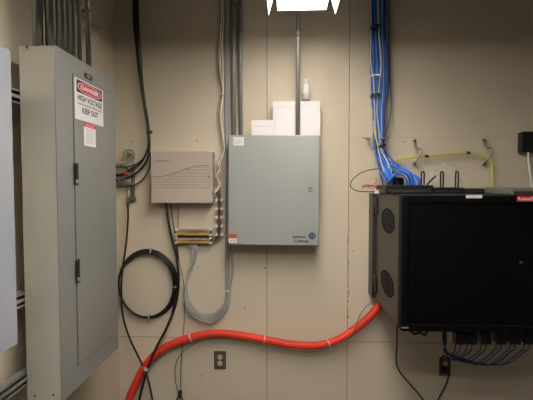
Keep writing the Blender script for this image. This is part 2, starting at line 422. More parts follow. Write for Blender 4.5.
b.oval((c.x, Z, c.z-.0), XR, UP, .0035, .013, 'navy', .0013)
t = P(305.5, 237.2, D); t2 = P(308.2, 241.2, D)
for txt, q, wd in (('Johnson', P(299, 236.9, D), pxm(13, D)), ('Controls', P(301.4, 240.8, D), pxm(14, D))):
    b.text(txt, (q.x, Z, q.z), XR, UP, .019 if txt == 'Johnson' else .018, 'ink', wd, bold=.04, off=.0008)
o = b.build('logo', door); o['label'] = 'dark blue round emblem with Johnson Controls lettering'

# white boxes and bottle above the enclosure
db = .11; zt_ = ztop+.0035
def whitebox(px0, px1, pytop, d, dep, lab, nm):
    a = P(px0, pytop, d); c = P(px1, pytop, d)
    b = MB(); b.box((a.x, -d, zt_), (c.x, -d+dep, a.z), 'white', .002)
    lid = a.z-.03
    r = thing(nm, lab, 'box', ((a.x+c.x)/2, -d+dep/2, zt_), 'white boxes on the control enclosure'); b.build('carton', r)
    b = MB(); b.box((a.x-.001, -d-.001, a.z-.035), (c.x+.001, -d+dep+.001, a.z+.001), 'white', .001, seg=1); b.build('lid', r)
    return a, c
a1, c1 = whitebox(272.6, 320.3, 101.6, .105, .09, 'large flat white box standing on the control enclosure behind the conduit', 'white_box')
a2, c2 = whitebox(251.2, 275, 120.4, .13, .02, 'small white box standing on the control enclosure, beside the larger box', 'white_box')
c = P(306.3, 101.3, .06); zb_ = a1.z+.001
R = thing('plastic_bottle', 'small white plastic bottle standing on the large white box', 'bottle', (c.x, -.06, zb_))
ht = P(306, 79.5, .06).z-zb_; r = pxm(7.4, .06)/2
b = MB(); b.cyl((c.x, -.06, zb_+.014), (c.x, -.06, zb_+ht*.72), r, 'whiteplast', n=24); b.cyl((c.x, -.06, zb_+ht*.72), (c.x, -.06, zb_+ht*.8), r, 'whiteplast', r2=r*.72, n=24)
b.build('body', R)
b = MB(); b.cyl((c.x, -.06, zb_+ht*.8), (c.x, -.06, zb_+ht), r*.68, 'white', r2=r*.6, n=20); b.build('cap', R)
b = MB(); b.cyl((c.x, -.06, zb_), (c.x, -.06, zb_+.015), r*1.04, 'plate', n=24); b.build('base', R)

# ------------------------------------------------------------------ beige telecom cabinet
D = .10
a = P(150.6, 151.3, D); c = P(210.3, 203.3, D)
root = thing('telecom_cabinet', 'beige wall cabinet with wavy louvred cover and red ring emblem', 'cabinet', ((a.x+c.x)/2, 0, c.z))
b = MB(); b.box((a.x+.002, -D+.012, c.z+.002), (c.x+.012, 0, a.z-.001), 'beige', .003); b.build('back_box', root)
b = MB(); b.box((a.x, -D, c.z), (c.x, -D+.014, a.z), 'beige', .004, seg=3); cover = b.build('cover', root)
def wave(px):
    t = min(max((px-158)/(203-158), 0), 1); s_ = t*t*(3-2*t); return 176.6-11.2*s_
b = MB(); pts = [P(x, wave(x), D+.0004) for x in [150.8+i*2.0 for i in range(30)]]
b.tube(pts, .0022, 'beige2', n=6)
zz = [P(180, 167.3+2.95*k, D).z for k in range(8)]
for k, z in enumerate(zz):
    yy = 167.3+2.95*k; px = 151.6
    while px < 209 and wave(px) > yy-1: px += .5
    x0 = P(px, 180, D).x
    if px < 207: b.box((x0, -D-.0008, z-.0012), (P(209.6, 180, D).x, -D+.001, z+.0012), 'beige2')
b.build('louvres', cover)
q = P(180, 196, D); b = MB(); b.box((a.x+.003, -D-.004, c.z+.002), (c.x-.003, -D+.001, P(180, 188.6, D).z), 'beige', .002); b.build('lower_flap', cover)
q = P(161, 160.6, D)
b = MB(); b.text('Lucent', (q.x, -D, q.z), XR, UP, .011, 'ink', pxm(11.5, D), off=.0006)
q = P(169, 161, D); b.oval((q.x, -D, q.z), XR, UP, .0105, .0105, 'ringred', .0006, hole=.6); b.build('emblem', cover)
q = P(208.6, 176.7, D); b = MB(); b.box((q.x-.006, -D-.004, q.z-.008), (q.x+.006, -D, q.z+.008), 'steel', .001); b.cyl((q.x, -D-.003, q.z), (q.x, -D-.007, q.z), .0035, 'ink', n=12); b.build('lock', cover)

# ------------------------------------------------------------------ punch-down terminal strips
for (py, lab) in ((232.3, 'upper yellow terminal strip under the beige cabinet'), (240.4, 'lower yellow terminal strip above the grey cable loop')):
    a = P(175.5, py-2.8, .05); c = P(210.8, py+3.4, .05); m_ = (a+c)/2
    root = thing('terminal_strip', lab, 'terminal strip', (m_.x, 0, c.z), 'yellow terminal strips below the beige cabinet')
    b = MB(); b.box((a.x+.006, -.045, c.z+.004), (c.x-.006, 0, a.z-.004), 'mauve'); b.build('bracket', root)
    h = a.z-c.z
    b = MB(); b.box((a.x+.006, -.052, c.z+.003), (c.x-.006, -.042, c.z+h*.62), 'ystrip', .001, seg=1)
    for i in range(24):
        x = a.x+.01+(c.x-a.x-.02)*i/23; b.box((x-.0016, -.055, c.z+h*.12), (x+.0016, -.051, c.z+h*.52), 'ystrip')
    b.build('contact_block', root)
    b = MB(); b.box((a.x+.004, -.056, c.z+h*.66), (c.x-.004, -.044, c.z+h*.84), 'whitecable', .002); b.build('wire_comb', root)
    for x in (a.x+.003, c.x-.003):
        b = MB(); b.box((x-.008, -.058, c.z-.002), (x+.008, -.0, c.z+.012), 'whiteplast', .003); b.box((x-.006, -.058, c.z+.012), (x+.006, -.0, a.z-.006), 'plate', .002)
        b.box((x-.007, -.058, a.z-.006), (x+.007, -.0, a.z+.004), 'whiteplast', .003); b.build('end_clip', root)
    for i in range(5):
        y = -.056; z = c.z+h*(.7+.05*random.random())
        pts = [Vector((a.x+.02+.02*i, y-.002, z)), Vector(((a.x+c.x)/2, y-.006, z+.004*random.uniform(-1, 1))), Vector((c.x-.012-.01*i, y-.002, z))]
        b = MB(); b.tube(pts, .0014, ['mauve', 'redw', 'brownw', 'ink', 'mauve'][i], n=6); b.build('wire', root)

# ------------------------------------------------------------------ wire guide pegs
ys = (200, 208.6, 217.2, 225.8, 234.2)
lbs = ['topmost', 'second from the top', 'middle', 'fourth from the top', 'lowest']
for py, lb in zip(ys, lbs):
    q = P(219.5, py, .04)
    root = thing('wire_guide', f'pair of white wire pegs, {lb} in the column beside the enclosure', 'wire guide', q, 'white peg pairs in a column')
    b = MB(); b.box((q.x-.015, -.046, q.z-.004), (q.x+.015, -.0, q.z+.004), 'cu', .001, seg=1); b.build('bracket', root)
    for sx in (-1, 1):
        x = q.x+sx*.0155
        b = MB(); b.cyl((x, 0, q.z), (x, -.05, q.z), .0045, 'whiteplast', n=14); b.cyl((x, -.05, q.z), (x, -.062, q.z), .0088, 'whiteplast', n=16); b.build('peg', root)

for i in range(4):
    x = 218.3+i*.8
    b = MB(); b.tube(path([(217+i, 186, .03), (x, 197, .052), (x+random.uniform(-.5, .5), 212, .05), (x+random.uniform(-.5, .5), 226, .05), (x-.5, 234, .05), (x-3.5, 237+i*.6, .055), (211.5, 236.5+i*1.6, .055)]), .0024, ('cu', 'mauve', 'brownw', 'cu')[i], n=6)
    tag(b.build('jumper_wire'), 'thin brown jumper wire threaded down between the white pegs', 'wire', 'jumper wires between the pegs')
# ------------------------------------------------------------------ white wire bundle
GW = 'white telephone cables in the bundle beside the enclosure'
labW = 'thin off-white cable in the bundle between beige cabinet and enclosure'
for i in range(9):
    o1 = random.uniform(-2.6, 2.6); o2 = random.uniform(-1.4, 1.4); d = .022+.02*random.random()
    sp = random.uniform(-1, 1)
    pts = path([(221.5+o1, -25, d), (221.5+o1*.9, 20, d), (220.3+o1*1.1+sp, 50, d), (221+o1*1.1, 72, d+.01), (222.5+o2*.4, 94, d), (219.6+o2*1.1, 115, d+.012), (222+o2, 135, d), (223.3+o2, 150, d), (219+o1, 163, d+.02), (218+o2*2, 170, d+.01)])
    tail = random.choice([[(221+o2, 182, d), (216+o1, 190, d+.03), (213.5+o2, 196, d+.01), (219+o2, 204, .012), (219.5+o2, 236, .012)],
                          [(216+o2, 176, d+.03), (219+o1, 184, d+.02), (214+o2, 194, d+.02), (218.5+o2, 202, .012), (220+o2, 226, .012)]])
    pts += path(tail)
    b = MB(); b.tube(pts, .0032, ('whitecable', 'whiteplast', 'whitecable', 'tancable')[i % 4], n=8); o = b.build('telephone_cable'); tag(o, labW, 'cable', GW)
q = P(222.4, 94, .04); b = MB(); b.cyl((q.x, -.036, q.z-.004), (q.x, -.036, q.z+.004), .012, 'whiteplast', n=16)
b.tube([Vector((q.x-.01, -.045, q.z)), Vector((q.x-.022, -.05, q.z-.003)), Vector((q.x-.03, -.05, q.z+.002))], .002, 'whiteplast', n=6)
tag(b.build('cable_tie'), 'white cable tie pinching the white cable bundle above the cabinet', 'cable tie')
# grey cables behind the enclosure edge
for i in range(7):
    x = 225.4+i*.8; d = .012+.004*(i % 2)
    pts = path([(q_[0]+(random.uniform(-1, 1) if k > 3 else 0), q_[1], q_[2]+(random.uniform(0, .012) if k > 4 else 0)) for k, q_ in enumerate([(x, -25, d), (x+.2, 60, d), (x-.3, 120, d), (226.3+i*.5, 160, d), (226+i*.6, 230, d), (225.6+i*1.1+(1.2 if i > 3 else 0), 265, d), (226+i*.8, 288, d+.01), (223.5+i*.7, 303+i*.4, d+.015), (214+i*.2, 313+i*1.3, d+.02), (204, 314+i*1.3, d+.02), (193.5-i*.8, 308+i*.8, d+.02), (186.8-i*.35, 295, d+.015), (187.3-i*.2+i*.4, 275, d+.01), (191+i*.5, 262, d+.01), (192.6+i*.9, 250, d+.02), (190+i*1.3, 243.5, d+.01)])])
    b = MB(); b.tube(pts, .0034, 'greycable', n=8)
    tag(b.build('grey_cable'), 'grey cable looping from under the enclosure up to the terminal strips', 'cable', 'grey cables in the hanging loop')
for (px, py, lb) in ((227.5, 291, 'white tie around the grey cable loop below the enclosure'),):
    q = P(px, py, .03); b = MB(); b.cyl((q.x-.0, -.024, q.z-.003), (q.x, -.024, q.z+.003), .018, 'whiteplast', n=16); tag(b.build('cable_tie'), lb, 'cable tie')

# ------------------------------------------------------------------ ground bar assembly beside the panel
root = thing('ground_bar', 'weathered metal grounding clamp assembly on the wall beside the panel', 'ground bar', P(128, 204, 0))
q0 = P(123, 150, .03); q1 = P(134, 200, .0)
b = MB(); b.box((P(125.5, 150, .03).x, -.02, P(130, 197, .02).z), (P(133, 150, .03).x, 0, P(130, 157, .02).z), 'strut', .002); b.build('backplate', root)
b = MB(); c = P(128.5, 157, .03)
b.tube(path([(123.5, 158, .03), (123.6, 152.5, .03), (126, 150.2, .03), (131, 150.2, .03), (133.6, 152.5, .03), (133.6, 158, .03)]), .0045, 'steel', n=8); b.build('saddle_clamp', root)
b = MB(); c = P(128.5, 154, .03); b.cyl((c.x, 0, c.z), (c.x, -.04, c.z), .012, 'steel', n=6); b.cyl((c.x, -.04, c.z), (c.x, -.05, c.z), .007, 'steel', n=12); b.build('bolt', root)
b = MB(); b.box((P(112, 162, .05).x, -.05, P(120, 184, .05).z), (P(130, 162, .05).x, -.03, P(120, 163, .05).z), 'steel', .003); b.build('bus_block', root)
for i, (px, py) in enumerate(((118, 167), (123, 166), (128, 168), (117, 174), (122.5, 175), (128, 175), (119, 181), (125, 181))):
    c = P(px, py, .05); b = MB(); b.cyl((c.x, -.05, c.z), (c.x, -.062, c.z), .011, 'steel', n=6); b.cyl((c.x, -.062, c.z), (c.x, -.07, c.z), .006, 'cu' if i % 2 else 'dark', n=12); b.build('lug_bolt', root)
c = P(126, 173, .07); b = MB(); b.box((c.x-.013, -.078, c.z-.008), (c.x+.013, -.062, c.z+.008), 'red', .003); o = b.build('terminal_tag', root); o['label'] = 'red terminal tag'
b = MB(); b.cyl(P(128.2, 206, .02), P(128.2, 186, .02), .009, 'steel', n=14); b.cyl(P(128.2, 190, .02), P(128.2, 186, .02), .014, 'steel', n=6); b.build('pipe_stub', root)
b = MB(); b.cyl(P(133, 200, .015), P(133, 176, .015), .012, 'plate', n=14); b.box(P(129, 201, .03), P(136.5, 196.5, .0), 'plate', .003); b.build('wall_bracket', root)

# black cables from above to the ground bar
GB = 'black cables hanging beside the tall panel'
cabs = [
    ([(134.6, -25), (134.8, 20), (137.5, 60), (141.5, 90), (146, 118), (148.4, 135), (147.8, 148), (142, 161), (132, 169), (122, 174), (114, 176)], .0065, .06, 'black cable sweeping into the upper terminals of the ground bar'),
    ([(136.6, -25), (136.8, 20), (139, 60), (142.5, 90), (147.4, 118), (149.2, 135), (149.3, 150), (145.5, 163), (136, 173), (124, 179), (114, 180)], .0065, .055, 'black cable sweeping into the lower terminals of the ground bar'),
    ([(133.2, -25), (133.4, 20), (136.4, 50), (140, 78), (145, 110), (147.6, 135), (150, 155), (149, 168), (142, 180), (130, 186.5), (114, 187)], .004, .045, 'slim black cable drooping lowest under the ground bar'),
    ([(137.7, -25), (138.5, 20), (140.6, 50), (141.3, 62), (143, 85), (146, 110), (148.6, 135), (149.2, 146), (144.5, 157), (136, 164), (126, 167), (116, 166)], .004, .05, 'slim black cable curving above the ground bar terminals'),
]
for pts, r, d, lb in cabs:
    b = MB(); b.tube(path(pts, d), r, 'rubber'); tag(b.build('black_cable'), lb, 'cable', GB)
q = P(148.5, 132, .055); b = MB()
for k in range(3): b.tube([q+Vector((.016*math.cos(t)+.002*k, -.014*math.sin(t), .004*k-.004+.003*math.sin(2*t))) for t in [i*PI/5 for i in range(11)]], .0024, 'ink', n=6)
b.tube([q+Vector((.012, -.012, 0)), q+Vector((.026, -.02, .008)), q+Vector((.03, -.02, -.006)), q+Vector((.018, -.02, -.014))], .0022, 'ink', n=6)
tag(b.build('cable_tie'), 'black twisted tie around the black cables above the ground bar', 'cable tie')
# cable down from ground bar
b = MB(); b.tube(path([(128.2, 203), (128, 220), (126, 245), (122.6, 268), (121.3, 290), (122.8, 315), (129.5, 338), (140, 360), (147.5, 378), (152.5, 400), (158, 430)], .062), .006, 'rubber')
tag(b.build('black_cable'), 'black cable dropping from the ground bar stub past the coil', 'cable')
# black coil
root = thing('cable_coil', 'round coil of black cable tied up on the wall', 'cable coil', P(148, 320, 0))
cc = P(148, 284.3, .03); rr = pxm(31, .03)
for k in range(4):
    R0 = rr*(1.0-.028*k); e = .01*random.uniform(-1, 1)
    pts = [Vector((cc.x+R0*(1+.0)*math.cos(t)+e, -.012-.009*k, cc.z+R0*1.15*math.sin(t)+e*.4)) for t in [i*2*PI/40 for i in range(41)]]
    b = MB(); b.tube(pts, .0055, 'rubber', raw=True); b.build('turn', root)
for ang in (84, 356, -88):
    t = math.radians(ang); c = Vector((cc.x+rr*.96*math.cos(t), -.026, cc.z+rr*1.15*.96*math.sin(t))); tt = Vector((-math.sin(t), 0, math.cos(t)))
    b = MB(); b.cyl(c-tt*.003, c+tt*.003, .0225, 'greycable', n=16); o = b.build('tie', root)
# cable from cabinet down
b = MB(); b.tube(path([(165.5, 200, .03), (167.5, 215, .04), (171, 235, .05), (176.5, 257, .06), (178.6, 280, .06), (176, 303, .065), (167, 327, .075), (157.5, 345, .085), (150, 362, .085), (144, 381, .08), (139, 402, .07), (136, 430, .07)]), .0078, 'rubber')
tag(b.build('black_cable'), 'thick black cable from under the beige cabinet down past the coil', 'cable')
b = MB(); b.tube(path([(170.5, 203, .03), (173, 222, .045), (177, 250, .05), (178, 262, .05), (176.6, 290, .05), (172, 312, .055)]), .0035, 'rubber', n=8)
tag(b.build('black_cable'), 'thin black cable hugging the thick one under the beige cabinet', 'cable')
# thin brown wire
b = MB(); b.tube(path([(178.3, 203), (178, 225), (177.5, 245), (179.5, 262), (183.3, 280), (184.4, 300), (184.3, 320), (182.5, 345), (181, 365), (180.3, 392)], .03), .0022, 'brownw', n=8)
tag(b.build('brown_wire'), 'thin brown wire hanging from the cabinet behind the red duct', 'wire')
b = MB(); b.tube(path([(373.5, 302, .12), (366, 306.5, .13), (359.5, 316, .13), (355.5, 327, .125), (351.5, 335, .118), (344, 341, .10), (335, 345.5, .09), (322, 350.3, .085), (307, 351.6, .08), (288, 349.8, .075), (265, 345.4, .07), (245, 341.8, .065), (224, 339.2, .065), (205, 340, .065), (193, 344.5, .06), (182.5, 352, .05), (176, 363, .04), (175, 374, .035), (176, 384, .03), (179, 393, .03)]), .0026, 'green', n=8)
tag(b.build('green_wire'), 'thin green wire following the underside of the red duct', 'wire')
q = P(179.8, 393, .03); b = MB()
b.box(q+Vector((-.012, -.012, -.03)), q+Vector((.012, .012, .014)), 'ink', .004)
b.tube([q+Vector((-.008, 0, -.02)), q+Vector((-.02, 0, -.04)), q+Vector((-.022, 0, -.06))], .004, 'ink', n=8); b.tube([q+Vector((.008, 0, -.02)), q+Vector((.016, 0, -.04)), q+Vector((.012, 0, -.07))], .004, 'ink', n=8)
tag(b.build('wire_connector'), 'small dark connector where the thin green and brown wires meet', 'connector')
# tie at crossing
q = P(146.5, 368, .085); b = MB(); b.cyl(q+Vector((-.028, -.01, .008)), q+Vector((.03, -.01, -.002)), .003, 'greycable', n=8); b.cyl(q+Vector((-.003, -.02, -.003)), q+Vector((.005, -.02, .003)), .016, 'greycable', n=12)
tag(b.build('cable_tie'), 'grey tie where two black cables cross the red duct', 'cable tie')

# ------------------------------------------------------------------ red duct
duct = path([(122, 425, .045), (128.5, 402, .045), (134, 387, .045), (143.5, 368.5, .045), (155, 354.5, .045), (168, 346, .045), (186, 339, .04), (205, 334.4, .04), (224, 333.6, .04), (245, 336.3, .04), (265, 340, .045), (288, 344.2, .05), (307, 346, .055), (322, 344.8, .06), (338, 340, .07), (352, 331.5, .08), (366, 320, .09), (376, 310, .10), (384, 300, .11), (388, 291, .11)])
b = MB(); b.tube(duct, .0262, 'red', n=20, ridge=.0022, pitch=.011)
tag(b.build('corrugated_duct'), 'red corrugated cable duct sweeping across the wall into the rack', 'duct')
for (px, py, dx, lb) in ((191, 337.8, 5, 'pale tie around the red duct near the thin hanging wires'), (264.3, 339.8, 9, 'pale tie around the red duct at the board seam'), (329, 343.3, -9, 'pale tie around the red duct below the enclosure corner')):
    q = P(px, py, .045 if px < 300 else .065); t = (P(px+6, py+(-2.4 if px < 200 else 1.2 if px < 300 else -2.2), .05)-P(px, py, .05)).normalized()
    b = MB(); b.cyl(q-t*.0025, q+t*.0025, .028, 'white', n=24); b.tube([q+Vector((0, -.026, .006)), q+Vector((.004, -.03, .012))], .003, 'white', n=6)
    tag(b.build('cable_tie'), lb, 'cable tie')

# ------------------------------------------------------------------ outlets
def outlet(px0, py0, px1, py1, lb, plug=False, pm='plate'):
    a = P(px0, py0, .006); c = P(px1, py1, .006); m_ = (a+c)/2
    root = thing('wall_outlet', lb, 'outlet', (m_.x, 0, c.z))
    b = MB(); b.box((a.x, -.006, c.z), (c.x, 0, a.z), pm, .002); b.build('cover_plate', root)
    h = a.z-c.z
    for s_ in (1, -1):
        z = m_.z+s_*h*.17
        b = MB(); b.cyl((m_.x, -.006, z), (m_.x, -.0085, z), h*.135, 'ivory', n=20)
        for sx in (-1, 1): b.box((m_.x+sx*.0065-.0012, -.0092, z-.003), (m_.x+sx*.0065+.0012, -.008, z+.006), 'ink')
        b.cyl((m_.x, -.0084, z-.008), (m_.x, -.0092, z-.008), .0025, 'ink', n=8); b.build('receptacle', root)
    b = MB(); b.cyl((m_.x, -.006, m_.z), (m_.x, -.008, m_.z), .003, 'steel', n=10); b.build('screw', root)
    return m_, h
outlet(213.9, 351.2, 226.0, 369.2, 'brown duplex wall outlet below the red duct')
m2, h2 = outlet(439.6, 357.6, 450.6, 376, 'grey duplex wall outlet below the black rack')

# ------------------------------------------------------------------ rack cabinet
SX = .545; RW = .70; zt_r = 1.57-.061; zb_r = 1.57-.695; RF = .62; DF = .68
root = thing('network_rack', 'black wall-mounted network rack with glass door and round side vents', 'network rack', (SX+RW/2, 0, zb_r))
b = MB(); b.box((SX-.018, -.11, zb_r), (SX+RW, 0, zt_r), 'rackside', .004); b.build('wall_section', root)
b = MB(); b.box((SX, -RF, zb_r), (SX+RW, -.125, zt_r), 'rackside', .004); b.box((SX+.004, -.13, zb_r+.01), (SX+RW-.01, -.11, zt_r-.01), 'ink')
b.box((SX-.0015, -RF+.01, zt_r-.022), (SX, -.13, zt_r-.02), 'ink'); body = b.build('rack_body', root)
b = MB(); b.box((SX+.001, -RF-.045, zt_r+.0022), (SX+RW-.001, -.02, zt_r+.0044), 'dark', .0008); b.build('top_cover', root)
for (z, ) in ((1.57-.135,), (1.57-.60,)):
    b = MB(); b.box((SX-.008, -.175, z-.052), (SX+.002, -.112, z+.052), 'dark', .003); b.cyl((SX-.009, -.122, z-.05), (SX-.009, -.122, z+.05), .008, 'dark', n=12); b.build('hinge', root)
for z in (1.57-.20, 1.57-.535):
    b = MB(); yv = -.41
    YR = Vector((0, -1, 0))
    b.oval((SX, yv, z), YR, UP, .148, .066, 'rackgrille', .001)
    for i in range(-5, 6):
        for j in range(-5, 6):
            if i*i+j*j <= 27:
                b.oval((SX, yv+i*.0252, z+j*.0112), YR, UP, .009, .0036, 'ink', .0014, n=8)
    b.build('round_vent', body)
b = MB(); t = .035; x0, x1 = SX, SX+RW; zz0, zz1 = zb_r-.002, zt_r+.002
b.box((x0, -DF, zz0), (x0+t, -RF-.002, zz1), 'rackblack', .008, seg=3); b.box((x1-t, -DF, zz0), (x1, -RF-.002, zz1), 'rackblack', .008, seg=3)
b.box((x0+.008, -DF+.0005, zz1-t), (x1-.008, -RF-.002, zz1), 'rackblack', .004); b.box((x0+.008, -DF+.0005, zz0), (x1-.008, -RF-.002, zz0+t), 'rackblack', .004)
dr = b.build('door', root)
b = MB(); b.box((x0+t-.004, -DF+.006, zz0+t-.004), (x1-t+.004, -RF-.004, zz1-t+.004), 'glass', .001); b.build('smoked_glass', dr)
a = P(466, 194.8, DF); c = P(482, 198.2, DF)
b = MB(); b.box((a.x, -DF-.001, c.z), (c.x, -DF, a.z), 'white'); 
for k in range(2): b.box((a.x+.004, -DF-.0013, a.z-.005-.006*k), (c.x-.006, -DF-.001, a.z-.0035-.006*k), 'greycable')
o = b.build('label', dr); o['label'] = 'small white sticker strip'
a = P(517, 195.8, DF); c = P(535, 201.6, DF)
b = MB(); b.box((a.x, -DF-.0015, c.z), (c.x, -DF, a.z), 'redsign', .0005, seg=1); b.text('Rosewill', ((a.x+c.x)/2-.002, -DF-.0015, (a.z+c.z)/2), XR, UP, .016, 'white', .068, bold=.02)
o = b.build('badge', dr); o['label'] = 'red maker badge with white lettering'
q = P(521.5, 262.5, DF); b = MB(); b.cyl((q.x, -DF+.008, q.z), (q.x, -DF-.004, q.z), .0045, 'plate', n=16); b.box((q.x-.009, -DF-.003, q.z-.003), (q.x+.004, -DF+.002, q.z+.003), 'plate', .001); b.build('door_latch', dr)
b = MB(); q = P(404, 327.5, DF); b.box((q.x-.012, -DF-.006, q.z-.004), (q.x+.02, -DF+.004, q.z+.003), 'steel', .002); b.build('lower_catch', dr)

# things on the rack top
top = zt_r+.0045
GD = 'flat devices on the rack top'
def device(px0, px1, pytop, d0, d1, lb, mt='dark', name='network_switch', lit=None):
    a = P(px0, pytop, d0); c = P(px1, pytop, d0)
    root = thing(name, lb, 'device', ((a.x+c.x)/2, -(d0+d1)/2, top), GD)
    b = MB(); b.box((a.x, -d0, top), (c.x, -d1, a.z), mt, .006, seg=3); b.build('casing', root)
    b = MB(); b.box((a.x+.01, -d0-.001, top+.006), (c.x-.01, -d0+.002, (top+a.z)/2), 'ink'); b.build('port_strip', root)
    return root
device(386, 434, 185.2, .40, .16, 'glossy black flat device under the blue cables', 'dark')
device(434, 465, 187.6, .36, .20, 'black wireless router with upright loop antennas', 'dark', 'wireless_router')
device(465, 508, 188.6, .36, .16, 'low black flat box on the rack beside the yellow cable end', 'dark', 'black_box')
device(512, 535, 187.6, .63, .36, 'low grey metal tray on the rack beneath the black wall box', 'grey', 'metal_tray')
for (px, lb) in ((422.8, 'black wire loop standing on the rack nearest the blue cables'), (442, 'black wire loop standing in the middle of three on the rack'), (457, 'black wire loop standing farthest from the blue cables')):
    lb = lb.replace(' nearest ', ' close to ').replace('farthest from', 'well away from')
    d = .30; zt2 = P(px, 171.5, d).z; x = P(px, 180, d).x; w = .0075; yb = top+.0
    b = MB(); b.tube([Vector((x-w, -d, yb)), Vector((x-w, -d, yb+.03)), Vector((x-w, -d, zt2-.012)), Vector((x-w*.6, -d, zt2-.002)), Vector((x+w*.6, -d, zt2-.002)), Vector((x+w, -d, zt2-.012)), Vector((x+w, -d, zt2-.03)), Vector((x+w*.9, -d, yb+.02)), Vector((x+w, -d, yb))], .0046, 'dark', n=8)
    b.box((x-w*1.7, -d-.012, top), (x+w*1.7, -d+.012, top+.006), 'dark', .002)
    tag(b.build('wire_loop'), lb, 'antenna', 'upright loops on the rack top')
b = MB(); b.tube(path([(424, 190.5, .33), (428, 183.5, .32), (436, 176, .31)]), lambda t: .006-.002*t, 'dark', n=10)
tag(b.build('stick_antenna'), 'black stick antenna leaning beside the wire loops', 'antenna')
# clear plastic bag, a crumpled translucent mound
t_ = bmesh.new(); bmesh.ops.create_icosphere(t_, subdivisions=4, radius=1)
q = P(445, 190, .22); rnd = random.Random(3)
from mathutils import noise
for v in t_.verts:
    n_ = noise.noise(v.co*2.3)*.28+noise.noise(v.co*5.5)*.16
    v.co = v.co*(1+n_); v.co.x *= .092; v.co.y *= .05; v.co.z *= .125
    v.co += Vector((q.x, -.22, top+.03)); v.co.z = max(v.co.z, top+.001)
b = MB(); b.merge(t_, 'bag'); tag(b.build('plastic_bag'), 'crumpled clear plastic bag on the rack behind the wire loops', 'bag')

root = thing('power_brick', 'small black block half hidden by the blue cable loops', 'adapter', (P(397, 185, .30).x, -.13, top))
q = P(397, 177.5, .13); b = MB(); b.box((q.x-.03, -.155, top), (q.x+.035, -.115, q.z), 'dark', .006); b.build('casing', root)
b = MB(); b.cyl((q.x+.035, -.135, top+.02), (q.x+.055, -.135, top+.02), .006, 'dark', n=10); b.build('plug', root)
# cable ends, red wires, black loop by the rack corner
b = MB(); b.tube(path([(384, 168.8, .12), (372, 169.5, .12), (360, 173.5, .12), (352, 180.5, .12), (350.6, 186.5, .12), (356, 190.5, .12), (367, 191.8, .13), (378, 190.6, .15), (385, 187, .18)]), .0026, 'rubber', n=8)
tag(b.build('black_cable'), 'thin black cable making a wide loop beyond the rack corner', 'cable')
for i in range(6):
    x = random.uniform(361, 366); y = 186.5+random.uniform(-.8, 2)
    pts = path([(x, y, .14), (x+5, y-random.uniform(0, 2), .145), (x+9, y+random.uniform(-1.5, 1), .15), (376+i*.8, 187.5-i*.5, .16), (380, 189, .17)]) if i < 5 else path([(368, 187, .14), (374, 184.5, .14), (377, 180.5, .14), (375.5, 178.5, .14)])
    b = MB(); b.tube(pts, .0018, 'redw', n=6); tag(b.build('red_wire'), 'fine red wire fanned out at the rack corner', 'wire', 'fine red wires at the rack corner')
b = MB(); b.tube(path([(376, 192, .22), (379.5, 190, .22), (384, 187.4, .22)]), .006, 'white', n=8); b.box(P(375, 193.6, .225), P(379, 190.6, .215), 'white', .001)
tag(b.build('network_plug'), 'white cable plug lying at the rack corner below the blue cables', 'plug')

# ------------------------------------------------------------------ blue cable bundle
GBl = 'blue network cables dropping to the rack'
def blue(i, n):
    u = (i+.5)/n*2-1; rr_ = random.uniform; zf = rr_(-1, 1)
    du = rr_(-1.4, 1.4)
    d = .03+.06*(.5+.5*zf)
    fan = rr_(0, 1)
    pts = [(378+u*8+du*.3, -25, d), (378+u*7.4+du*.4, 25, d), (379.2+u*8.6+du, 55, d), (379.8+u*8.3+du*.8, 80, d), (378.5+u*6.2+du*.4, 108, d+.01), (378.7+u*5.4, 130, d+.015), (379+u*4.6, 147, d+.03)]
    if fan < .26:      # straight down behind the devices
        pts += [(382+u*7+du, 162, .10+.03*zf), (386+u*8+du, 174, .14+.03*zf), (390+u*9+du, 188, .17+.03*zf)]
    elif fan < .58:    # arc over and dive
        k = rr_(0, 1)
        pts += [(388+u*6, 161, .12), (396+8*k+u*4, 168+1*k, .17), (404+10*k, 172+k*2.5, .22), (409+12*k, 179, .25), (411+12*k, 190, .26)]
    else:              # small loops low down
        k = rr_(0, 1); q_ = rr_(-1, 1)
        pts += [(382+u*5, 160, .13), (383+5*k+u*4, 171+2*q_, .18), (387+5*k, 182-k*3+q_, .22+.03*q_), (394+7*k, 174-5*k+2*q_, .24+.04*q_), (402+9*k, 174+2*q_, .26), (406+9*k, 181, .26), (404+12*k, 190, .26)]
    return path(pts)
NB = 44
for i in range(NB):
    b = MB(); m_ = random.choice(('blue', 'blue', 'bluedk', 'bluemid'))
    if i in (6, 17, 25, 33, 40): m_ = 'bluelt'
    b.tube(blue(i, NB), .0036, m_, n=8)
    lb = 'blue network cable in the thick bundle hanging down to the rack' if m_ != 'bluelt' else 'pale blue network cable among the darker ones in the bundle'
    tag(b.build('network_cable'), lb, 'cable', GBl if m_ != 'bluelt' else 'pale blue cables in the bundle')
for k, x in enumerate((0, 6.5)):
    b = MB(); b.tube(path([(370.5+x, -25, .1), (371+x*1.2, 30, .1), (370.8+x*1.6, 62, .1), (374+x*.8, 85, .105), (374.5+x*.4, 110, .1), (376+x*.5, 135, .12), (378.5+x*.4, 150, .13), (382+x, 165, .17), (387, 183, .2)]), .0036, 'whitecable', n=8)
    tag(b.build('white_cable'), 'off-white cable on the outside of the blue bundle' if k == 0 else 'off-white cable running down the middle of the blue bundle', 'cable')
b = MB(); b.tube(path([(389.3, -25, .04), (388.8, 60, .04), (391, 95, .04), (390, 118, .05), (385, 135, .06), (383, 150, .08)]), .0028, 'bluedk', n=8)
tag(b.build('network_cable'), 'single thin dark blue cable bowing away from the bundle', 'cable')
b = MB(); b.tube(path([(371.8, 108, .08), (373.2, 120, .10), (374.2, 131, .115), (376.4, 140, .13), (378.5, 146, .13)]), .0035, 'yellow', n=8)
